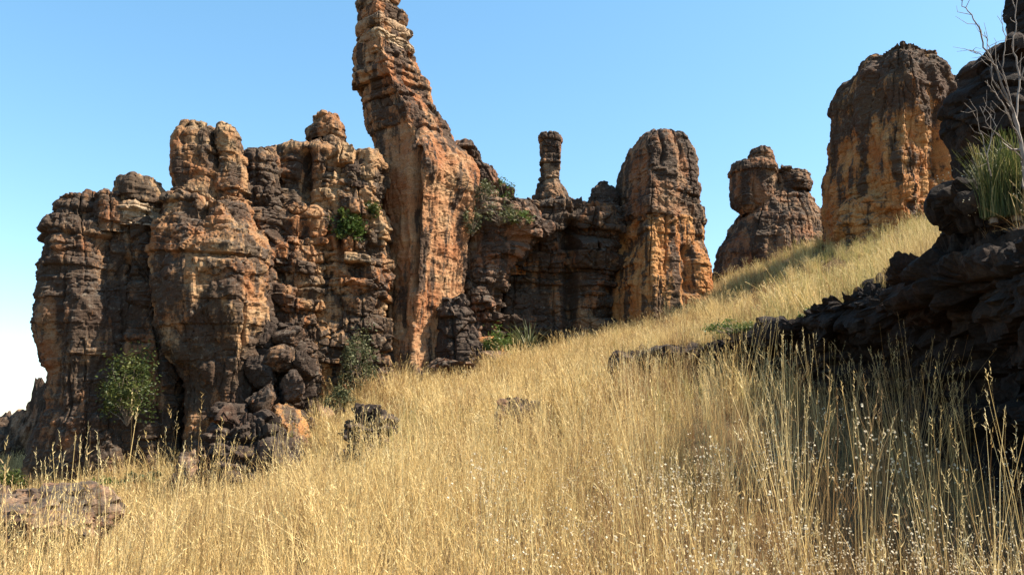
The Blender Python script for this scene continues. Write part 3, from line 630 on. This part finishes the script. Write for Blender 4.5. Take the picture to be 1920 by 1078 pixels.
# ------------------------------------------------------------------ plants
def tube(pts, r0, r1, sides=5):
    pts = np.array(pts, float); n = len(pts); V = []; Fc = []
    d = np.gradient(pts, axis=0); d /= np.linalg.norm(d, axis=1)[:, None] + 1e-9
    ref = np.array((.31, .9, .2)); rr = np.linspace(r0, r1, n)
    for i in range(n):
        u = np.cross(d[i], ref); u /= np.linalg.norm(u) + 1e-9; w = np.cross(d[i], u)
        for k in range(sides):
            a = 2 * math.pi * k / sides; V.append(pts[i] + rr[i] * (u * math.cos(a) + w * math.sin(a)))
    for i in range(n - 1):
        for k in range(sides):
            k2 = (k + 1) % sides; Fc.append((i * sides + k, i * sides + k2, (i + 1) * sides + k2, (i + 1) * sides + k))
    return V, Fc

class Bag:
    def __init__(s): s.V = []; s.F = []; s.b = []; s.mi = []
    def add(s, V, Fc, blade=0.5, mi=0):
        o = len(s.V); s.V.extend(V); s.F.extend([tuple(o + i for i in f) for f in Fc]); s.b.extend([blade] * len(V)); s.mi.extend([mi] * len(Fc))
    def build(s, name, mats, parent=None, link=True, smooth=False):
        me = bpy.data.meshes.new(name); me.from_pydata([tuple(map(float, v)) for v in s.V], [], s.F)
        a = me.attributes.new('blade', 'FLOAT', 'POINT'); a.data.foreach_set('value', np.array(s.b, np.float32))
        for m in mats: me.materials.append(m)
        me.polygons.foreach_set('material_index', np.array(s.mi, np.int32))
        if smooth: me.polygons.foreach_set('use_smooth', np.ones(len(s.F), bool))
        o = bpy.data.objects.new(name, me)
        if link: COL.objects.link(o)
        if parent is not None: o.parent = parent
        return o

def shrub(name, px, py, Y, w, h, label, cat='shrub', leaf='leaf', n=2600, size=.05, seed=1, group=None, ground=True, dratio=.8, dense=.35):
    """px,py = foot; w,h in photo pixels"""
    rs = np.random.RandomState(seed); c = at(px, py, Y); mpp = Y / F
    rx, rz = w * mpp / 2, h * mpp
    z0 = gz(c[0], c[1]) if ground else c[2]
    t = thing(name, (c[0], c[1], z0), label, cat, group)
    nc = int(rs.randint(22, 34)); B = Bag(); S = Bag()
    cent = []
    for i in range(nc):
        d = rs.normal(size=3); d /= np.linalg.norm(d); r = rs.uniform(.35, 1.0) ** .6
        p = np.array((d[0] * rx * r, d[1] * rx * dratio * r, rz * (.48 + .5 * d[2] * r)))
        p[2] *= rs.uniform(.75, 1.12)
        cent.append(p)
        mid = p * .5 + rs.normal(size=3) * .08 * rx; mid[2] = max(mid[2], .05)
        S.add(*tube([(0, 0, -.1), mid * .5 + (0, 0, .02), mid, p], .012 + .012 * rx, .004, 4))
    cent = np.array(cent); k = rs.randint(0, nc, n); sig = rs.uniform(.07, .24, nc)[k]
    pos = cent[k] + rs.normal(size=(n, 3)) * sig[:, None] * np.array((rx, rx * dratio, rz * .55))
    pos[:, 2] = np.maximum(pos[:, 2], .03)
    shade = rs.uniform(0, 1, nc)[k] * .5 + rs.uniform(0, .5, n)
    d1 = rs.normal(size=(n, 3)); d1[:, 2] *= .6; d1 /= np.linalg.norm(d1, axis=1)[:, None]
    d2 = np.cross(d1, rs.normal(size=(n, 3))); d2 /= np.linalg.norm(d2, axis=1)[:, None]
    sz = size * rs.uniform(.6, 1.5, n)[:, None]
    V = np.stack([pos - d1 * sz, pos - d1 * sz * .1 + d2 * sz * .42, pos + d1 * sz, pos - d1 * sz * .1 - d2 * sz * .42], 1).reshape(-1, 3)
    o = new_mesh('foliage', V, np.arange(4 * n).reshape(n, 4), M[leaf], t, False)
    a = o.data.attributes.new('blade', 'FLOAT', 'POINT'); a.data.foreach_set('value', np.repeat(shade, 4).astype(np.float32))
    S.build('stems', [M['bark']], t, smooth=True)
    return t

shrub('leafy_bush', 238, 792, 26, 108, 160, 'olive green bush growing against the dark foot of the massif', 'bush', 'leaf', 3300, .055, 3, ground=False)
shrub('leafy_bush', 652, 452, 31, 66, 62, 'small fresh green bush on a ledge high in the massif wall', 'bush', 'leaf_fresh', 1800, .07, 4, ground=False)
shrub('leafy_bush', 690, 412, 31.4, 40, 40, 'dark small bush tucked between massif wall and pinnacle', 'bush', 'leaf', 900, .07, 5, ground=False)
shrub('leafy_bush', 672, 712, 30.5, 84, 130, 'grey green bush beside the left foot of the pinnacle', 'bush', 'leaf_grey', 2000, .06, 6)
shrub('leafy_bush', 640, 735, 29, 60, 60, 'low grey scrub in front of the grey green bush', 'scrub', 'leaf_grey', 1500, .06, 7)
shrub('leafy_bush', 195, 905, 24.5, 60, 44, 'low fresh green shrub by the massif foot', 'shrub', 'leaf_fresh', 1400, .06, 8)
shrub('leafy_bush', 270, 895, 24.8, 90, 50, 'low dull green shrub under the olive green bush', 'shrub', 'leaf_grey', 1900, .06, 9)
shrub('leafy_bush', 25, 925, 25, 70, 60, 'dark green scrub between far rubble and low rocks', 'scrub', 'leaf', 2000, .06, 10)
shrub('leafy_bush', 8, 1000, 13.5, 50, 40, 'little dark green bush beside the wide brown rock', 'scrub', 'leaf', 1500, .03, 11)
for i, (px, py, Y, w, h, leaf, lab) in enumerate([
        (905, 380, 34.4, 55, 46, 'leaf_grey', 'grey scrub on the upper shoulder of the pinnacle flank'),
        (945, 378, 35.2, 40, 56, 'leaf_fresh', 'upright fresh green shrub against the sky on the flank'),
        (935, 420, 34.4, 80, 40, 'leaf_grey', 'broad grey green scrub spilling over the flank'),
        (975, 425, 34.6, 56, 36, 'leaf_fresh', 'bright green shrub on the cliff top below the slim column'),
        (1030, 432, 37.8, 90, 40, 'leaf_grey', 'dry scrub along the top of the shaded cliff'),
        (885, 440, 34.2, 40, 60, 'leaf_grey', 'grey scrub hanging beside the pinnacle scar')]):
    shrub('leafy_bush', px, py, Y, w, h, lab, 'shrub', leaf, 620, .06, 20 + i, ground=False)
shrub('leafy_bush', 930, 668, 33.5, 70, 80, 'yellow green shrub in front of the tan boulders', 'shrub', 'leaf_fresh', 2000, .06, 31)
shrub('leafy_bush', 1545, 610, 14.2, 90, 40, 'low green weeds creeping over the lip of the ledge', 'shrub', 'leaf_fresh', 1800, .025, 32, ground=False)
shrub('leafy_bush', 1375, 628, 16, 110, 36, 'green weeds on the low part of the ledge', 'shrub', 'leaf_fresh', 1800, .025, 33, ground=False)
shrub('leafy_bush', 1880, 830, 5.6, 90, 110, 'sparse weed with pale leaves in front of the black ledge face', 'weed', 'leaf_pale', 160, .022, 34)

def strappy(name, px, py, Y, n, hpx, label, mat, cat='plant', width=.018, spread=.5, seed=1, ground=True):
    rs = np.random.RandomState(seed); c = at(px, py, Y); h = hpx * Y / F
    t = thing(name, (c[0], c[1], gz(c[0], c[1]) if ground else c[2]), label, cat); B = Bag()
    for i in range(n):
        a = rs.uniform(0, 6.28); l = h * rs.uniform(.6, 1.1); sp = spread * rs.uniform(.1, 1); w = width * rs.uniform(.6, 1.2)
        base = np.array((rs.normal() * .06 * h, rs.normal() * .06 * h, -.04)); dr = np.array((math.cos(a), math.sin(a), 0)); sd = np.array((-math.sin(a), math.cos(a), 0))
        V = []
        for k in range(6):
            f = k / 5; p = base + dr * sp * l * f ** 1.6 + np.array((0, 0, l * (f - .35 * sp * f ** 3)))
            ww = w * (1 - f ** 2) + .0015; V += [p - sd * ww, p + sd * ww]
        B.add(V, [(2 * k, 2 * k + 1, 2 * k + 3, 2 * k + 2) for k in range(5)], rs.rand())
    B.build('blades', [M[mat]], t)
    C2 = Bag(); C2.add(*tube([(0, 0, -.1), (0, 0, .03), (0, 0, .08 * h)], .05 * h, .03 * h, 7), .1); C2.build('crown', [M['bark']], t)
    return t
strappy('strappy_plant', 990, 655, 34.5, 70, 88, 'strappy grey green plant under the shaded cliff', 'leaf_grey', width=.05, spread=.7, seed=1)
strappy('strappy_plant', 965, 640, 35.5, 50, 80, 'taller strappy plant behind, close to the shaded cliff', 'leaf', width=.05, spread=.5, seed=2)
strappy('grass_tussock', 1862, 402, 8.12, 340, 150, 'large yellow green grass tussock growing on the dark outcrop', 'tussock', 'grass', width=.0022, spread=.45, seed=3, ground=False)
strappy('grass_tussock', 1905, 398, 8.1, 320, 170, 'darker green tussock beside the large one, near the bare tree', 'tussock', 'grass', width=.0022, spread=.42, seed=4, ground=False)

# ---- bare tree
tb = at(1935, 400, 7.4)
t = thing('bare_tree', tuple(tb), 'leafless pale tree with crooked branches by the dark outcrop', 'tree')
def limb(name, pts, r0, r1, seed, parent, jit=.02):
    rs = np.random.RandomState(seed); P = np.array([at(*p) for p in pts]) - tb
    tt = np.linspace(0, len(P) - 1, len(P) * 4); Q = np.stack([np.interp(tt, np.arange(len(P)), P[:, k]) for k in range(3)], 1)
    Q += rs.normal(size=Q.shape) * jit * np.linspace(.2, 1, len(Q))[:, None] * .5
    B = Bag(); B.add(*tube(Q, r0, r1, 6)); 
    for k in range(3, len(Q) - 1, 2):
        d = rs.normal(size=3) * .6 + (Q[k + 1] - Q[k - 1]) / (np.linalg.norm(Q[k + 1] - Q[k - 1]) + 1e-6); d /= np.linalg.norm(d); l = rs.uniform(.08, .3)
        B.add(*tube([Q[k], Q[k] + d * l * .5 + rs.normal(size=3) * .02, Q[k] + d * l], r1 * 1.1, .0015, 4))
    return B.build(name, [M['bark_pale']], parent, smooth=True)
limb('trunk', [(1935, 400, 7.4), (1922, 330, 7.4), (1915, 270, 7.4), (1902, 215, 7.4)], 0.0217, 0.0168, 1, t, .01)
limb('branch', [(1902, 215, 7.4), (1882, 170, 7.35), (1868, 125, 7.3), (1848, 95, 7.3), (1836, 50, 7.2), (1812, 20, 7.2), (1788, -8, 7.2)], 0.0124, 0.0035, 2, t)
limb('branch', [(1868, 125, 7.3), (1850, 110, 7.2), (1832, 98, 7.2), (1818, 96, 7.2)], 0.0062, 0.0028, 3, t)
limb('branch', [(1905, 225, 7.4), (1912, 150, 7.5), (1900, 90, 7.5), (1905, 30, 7.5), (1895, -30, 7.5)], 0.0112, 0.0035, 4, t)
limb('branch', [(1895, 200, 7.4), (1862, 150, 7.3), (1856, 95, 7.3), (1845, 60, 7.3)], 0.0074, 0.0028, 5, t)
limb('branch', [(1915, 270, 7.4), (1890, 215, 7.2), (1868, 180, 7.2), (1850, 150, 7.1)], 0.0081, 0.0028, 6, t)
limb('branch', [(1912, 150, 7.5), (1935, 90, 7.4), (1930, 40, 7.4), (1950, -20, 7.4)], 0.0074, 0.0028, 7, t)
limb('branch', [(1918, 300, 7.4), (1880, 260, 7.1), (1850, 235, 7.0), (1838, 200, 7.0)], 0.0056, 0.0021, 8, t)

limb('branch', [(1858, 330, 7.3), (1850, 290, 7.2), (1838, 240, 7.2), (1822, 185, 7.1)], .006, .002, 9, t)
limb('branch', [(1850, 290, 7.2), (1866, 240, 7.2), (1862, 200, 7.2)], .005, .002, 10, t)
limb('branch', [(1902, 215, 7.4), (1880, 130, 7.3), (1886, 70, 7.3), (1872, 30, 7.3)], .008, .002, 11, t)

# ------------------------------------------------------------------ grass
def tuft(name, mats, n, rad, hmin, hmax, width, head=.5, white=0, lean=.35, seed=1, leafy=6):
    rs = np.random.RandomState(seed); B = Bag()
    for i in range(n + leafy):
        leaf = i >= n
        a = rs.uniform(0, 6.28); r = rad * math.sqrt(rs.rand()); base = np.array((r * math.cos(a), r * math.sin(a), -.05))
        a2 = a + rs.normal() * .9; L = lean * abs(rs.normal()) * (1.9 if leaf else 1); h = rs.uniform(hmin, hmax) * (.6 if leaf else 1)
        dr = np.array((math.cos(a2), math.sin(a2), 0)); fa = rs.uniform(0, 3.14); sd = np.array((math.cos(fa), math.sin(fa), 0))
        w = width * rs.uniform(.6, 1.3) * (1.5 if leaf else 1); V = []; K = 4
        for k in range(K + 1):
            f = k / K; p = base + dr * L * h * f ** 1.8 + np.array((0, 0, h * (f - .3 * L * f ** 3))) + rs.normal(size=3) * .012 * f
            ww = w * (1 - .75 * f); V += [p - sd * ww, p + sd * ww]
        b = rs.rand(); B.add(V, [(2 * k, 2 * k + 1, 2 * k + 3, 2 * k + 2) for k in range(K)], b * .8)
        tip = p; dirn = (V[-1] - V[-3]); dirn /= np.linalg.norm(dirn)
        if not leaf and rs.rand() < head:             # feathery seed spike
            sl_ = rs.uniform(.10, .22)
            for q in range(7):
                o = tip - dirn * sl_ * q / 7 + rs.normal(size=3) * .004; d = dirn + rs.normal(size=3) * .35; d /= np.linalg.norm(d)
                s_ = np.cross(d, rs.normal(size=3)); s_ /= np.linalg.norm(s_); l = rs.uniform(.025, .05)
                B.add([o - s_ * width * .8, o + s_ * width * .8, o + d * l], [(0, 1, 2)], min(1, b * .5 + .5))
        if not leaf and white and rs.rand() < white:
            for q in range(5):
                o = tip - dirn * rs.uniform(0, .22) + rs.normal(size=3) * .03
                for z in range(3):
                    d = rs.normal(size=3); d /= np.linalg.norm(d); s_ = np.cross(d, rs.normal(size=3)); s_ /= np.linalg.norm(s_); e = .010
                    B.add([o - d * e, o + s_ * e, o + d * e, o - s_ * e], [(0, 1, 2, 3)], rs.rand(), 1)
    return B.build(name, mats, None, link=False)

tufts = []
for k in range(5): tufts.append(tuft('tuft', [M['straw']], 24, .15, .55, 1.45, .0040, .8, seed=100 + k, lean=.3))               # 0-4 near golden
for k in range(3): tufts.append(tuft('tuft', [M['straw_dark']], 22, .14, .6, 1.5, .0038, .5, seed=110 + k, lean=.2))           # 5-7 near weathered
for k in range(3): tufts.append(tuft('tuft', [M['straw_dark'], M['seed']], 14, .15, .7, 1.4, .0030, .2, .65, seed=120 + k, lean=.25))  # 8-10 white seeds
for k in range(4): tufts.append(tuft('tuft', [M['straw']], 30, .24, .45, 1.25, .0095, .5, seed=130 + k))                 # 11-14 far golden
for k in range(3): tufts.append(tuft('tuft', [M['straw_green']], 30, .24, .4, 1.1, .0095, .4, seed=140 + k))             # 15-17 far greenish
for k in range(2): tufts.append(tuft('tuft', [M['straw_green']], 26, .17, .4, .9, .003, .4, seed=150 + k))             # 18-19 near greenish
for k in range(3): tufts.append(tuft('tuft', [M['straw']], 9, .10, 1.2, 2.0, .0038, .9, seed=160 + k, lean=.14, leafy=2))   # 20-22 very tall sparse
for k in range(2): tufts.append(tuft('tuft', [M['straw_dark']], 28, .24, .4, 1.05, .0075, .4, seed=170 + k))             # 23-24 far weathered
gcol = bpy.data.collections.new('grass_tufts')
for i, o in enumerate(tufts): o.name = 'tuft_%02d' % i; gcol.objects.link(o)

rs = np.random.RandomState(77)
def scatter(y0, y1, dens):
    n = int((y1 - y0) * 80 * dens); x = rs.uniform(-40, 40, n); y = rs.uniform(y0, y1, n)
    lim = y * .70 + 3.0; k = (np.abs(x) < lim); return x[k], y[k]
xs, ys = [], []
for y0, y1, d in [(1.4, 6, 32), (6, 12, 27), (12, 20, 17), (20, 32, 11), (32, 47, 8)]:
    x, y = scatter(y0, y1, d); xs.append(x); ys.append(y)
X = np.concatenate(xs); Y_ = np.concatenate(ys)
keep = np.hypot(X, Y_) > 2.0
for (cx, cy, rx, ry, yw) in FOOT:
    keep &= ((X - cx) / rx) ** 2 + ((Y_ - cy) / ry) ** 2 > 1
side = lip_side(X, Y_)
inband = (Y_ < 20.5) & (side > -.3) & (side < .2)
keep &= ~inband
P3 = np.stack([X, Y_, 0 * X], 1)
pn = fbm(P3 * .35, 3); pn2 = fbm(P3 * .9 + 40, 2)
cv, ce = facets(np.stack([X, Y_, 0 * X + 4.5], 1), (1.5, 1.5, .01), 11)       # clump cells ~0.65 m
cv2, ce2 = facets(np.stack([X, Y_, 0 * X + 2.5], 1), (.62, .62, .01), 17)     # larger stands
gap = np.clip(1 - ce / .26, 0, 1) * .6
keep &= rs.rand(len(X)) > gap * np.where(Y_ < 20, 1, .6)
thin = (Y_ < 13) & (side > -2.2) & (side < 0) & (rs.rand(len(X)) < .72)
bare = (X < -6.5) & (Y_ > 12.5) & (Y_ < 20) & (X < -6.5 - (20 - Y_) * .0) & (X < -.42 * Y_)
keep &= ~(bare & (rs.rand(len(X)) < .75))
cellr = np.clip(cv2 * .6 + .5, 0, 1)
thin = thin[keep]
X, Y_, pn, side, cellr, ce = X[keep], Y_[keep], pn[keep], side[keep], cellr[keep], ce[keep]
Zg = ground_z(X, Y_); n = len(X)
onlip = (Y_ < 20.5) & (side > 0) & (side < 1.5)
Zg = np.where(onlip, np.maximum(Zg, np.interp(Y_, _lp[:, 1], _lp[:, 2]) - .12), Zg)
u = rs.rand(n)
near = Y_ < 13
ti = np.where(near, rs.randint(0, 5, n), rs.randint(11, 15, n))
nearledge = (Y_ < 16) & (side < 0) & (side > -3.0)
wp = np.where(nearledge, .55, .12) + .35 * (pn > .18) + np.clip(X * .05, 0, .15)
weath = u < wp; ti = np.where(weath, np.where(near, rs.randint(5, 8, n), rs.randint(23, 25, n)), ti)
white = (Y_ < 9) & (X > -.5) & (rs.rand(n) < np.clip((X + .8) * .22, 0, .6)); ti = np.where(white, rs.randint(8, 11, n), ti)
green = (~near) & (rs.rand(n) < np.clip(.06 + (X / Y_ - .22) * 2.2, .05, .6)); ti = np.where(green, rs.randint(15, 18, n), ti)
ti = np.where(near & (rs.rand(n) < .05), rs.randint(18, 20, n), ti)
tall = (Y_ < 15) & (rs.rand(n) < np.where(nearledge, .34, .08)); ti = np.where(tall, rs.randint(20, 23, n), ti)
scl = rs.uniform(.62, 1.1, n) * (.66 + .55 * cellr) * (.8 + .5 * np.clip(ce, 0, .6)) * (1 + .25 * np.clip(pn, -.8, .8))
scl = np.where(tall, rs.uniform(.6, 1.0, n), scl) * np.where(side > 0, .8, 1) * np.where(onlip, .9, 1)
scl = scl * np.clip(Y_ / 5, .75, 1)
ti = np.where(thin, rs.randint(5, 8, n), ti); scl = np.where(thin, rs.uniform(.25, .5, n), scl)
scl = scl * np.where((X < -.44 * Y_) & (Y_ > 8) & (Y_ < 20), .6, 1)
scl = scl * np.where((X / Y_ > -.44) & (X / Y_ < -.10) & (Y_ > 14) & (Y_ < 24), .55, 1)
rot = np.stack([rs.normal(0, .10, n) + .22 * (cellr - .5), rs.normal(0.0, .10, n) - .2 * (cellr - .5), rs.uniform(0, 6.28, n)], 1)
me = bpy.data.meshes.new('dry_grass'); me.vertices.add(n); me.vertices.foreach_set('co', np.stack([X, Y_, Zg], 1).astype(np.float32).ravel())
a = me.attributes.new('rot', 'FLOAT_VECTOR', 'POINT'); a.data.foreach_set('vector', rot.astype(np.float32).ravel())
a = me.attributes.new('scl', 'FLOAT', 'POINT'); a.data.foreach_set('value', scl.astype(np.float32))
a = me.attributes.new('pick', 'INT', 'POINT'); a.data.foreach_set('value', ti.astype(np.int32))
go = bpy.data.objects.new('dry_grass', me); COL.objects.link(go)
tag(go, 'tall dry golden grass covering the slope', 'grass', kind='stuff')
ng = bpy.data.node_groups.new('grass_scatter', 'GeometryNodeTree')
ng.interface.new_socket('Geometry', in_out='INPUT', socket_type='NodeSocketGeometry'); ng.interface.new_socket('Geometry', in_out='OUTPUT', socket_type='NodeSocketGeometry')
gi = ng.nodes.new('NodeGroupInput'); gout = ng.nodes.new('NodeGroupOutput')
ci = ng.nodes.new('GeometryNodeCollectionInfo'); ci.inputs['Collection'].default_value = gcol
ci.inputs['Separate Children'].default_value = True; ci.inputs['Reset Children'].default_value = True
iop = ng.nodes.new('GeometryNodeInstanceOnPoints'); iop.inputs['Pick Instance'].default_value = True
def named(nm, typ):
    q = ng.nodes.new('GeometryNodeInputNamedAttribute'); q.data_type = typ; q.inputs['Name'].default_value = nm; return q.outputs[0]
e2r = ng.nodes.new('FunctionNodeEulerToRotation')
ng.links.new(named('rot', 'FLOAT_VECTOR'), e2r.inputs[0])
ng.links.new(gi.outputs[0], iop.inputs['Points']); ng.links.new(ci.outputs[0], iop.inputs['Instance'])
ng.links.new(named('pick', 'INT'), iop.inputs['Instance Index']); ng.links.new(e2r.outputs[0], iop.inputs['Rotation']); ng.links.new(named('scl', 'FLOAT'), iop.inputs['Scale'])
ng.links.new(iop.outputs[0], gout.inputs[0])
md = go.modifiers.new('scatter', 'NODES'); md.node_group = ng

# ---- single tall grass clumps that stand up against the shaded ledge
def tall_clump(px, py, Y, n, hpx, label, seed, mat='straw', rad=.1, lean=.12):
    c = at(px, py, Y); h = hpx * Y / F
    t = thing('grass_clump', (c[0], c[1], gz(c[0], c[1])), label, 'grass')
    o = tuft('stalks', [M[mat]], n, rad, h * .6, h, .0024, .9, seed=seed, lean=lean); COL.objects.link(o); o.parent = t
tall_clump(1800, 850, 7.6, 46, 330, 'tallest pale dry grass clump in front of the black ledge face', 1)
tall_clump(1685, 780, 9, 16, 300, 'thin lone bunch of very tall dry stalks against the shaded ledge', 2)
tall_clump(1520, 740, 11.5, 26, 190, 'reddish dry stalk bunch near the middle of the ledge', 3, 'straw_dark')
tall_clump(1620, 770, 10, 26, 200, 'brown dry grass clump between the lone tall bunch and ledge middle', 4, 'straw_dark')
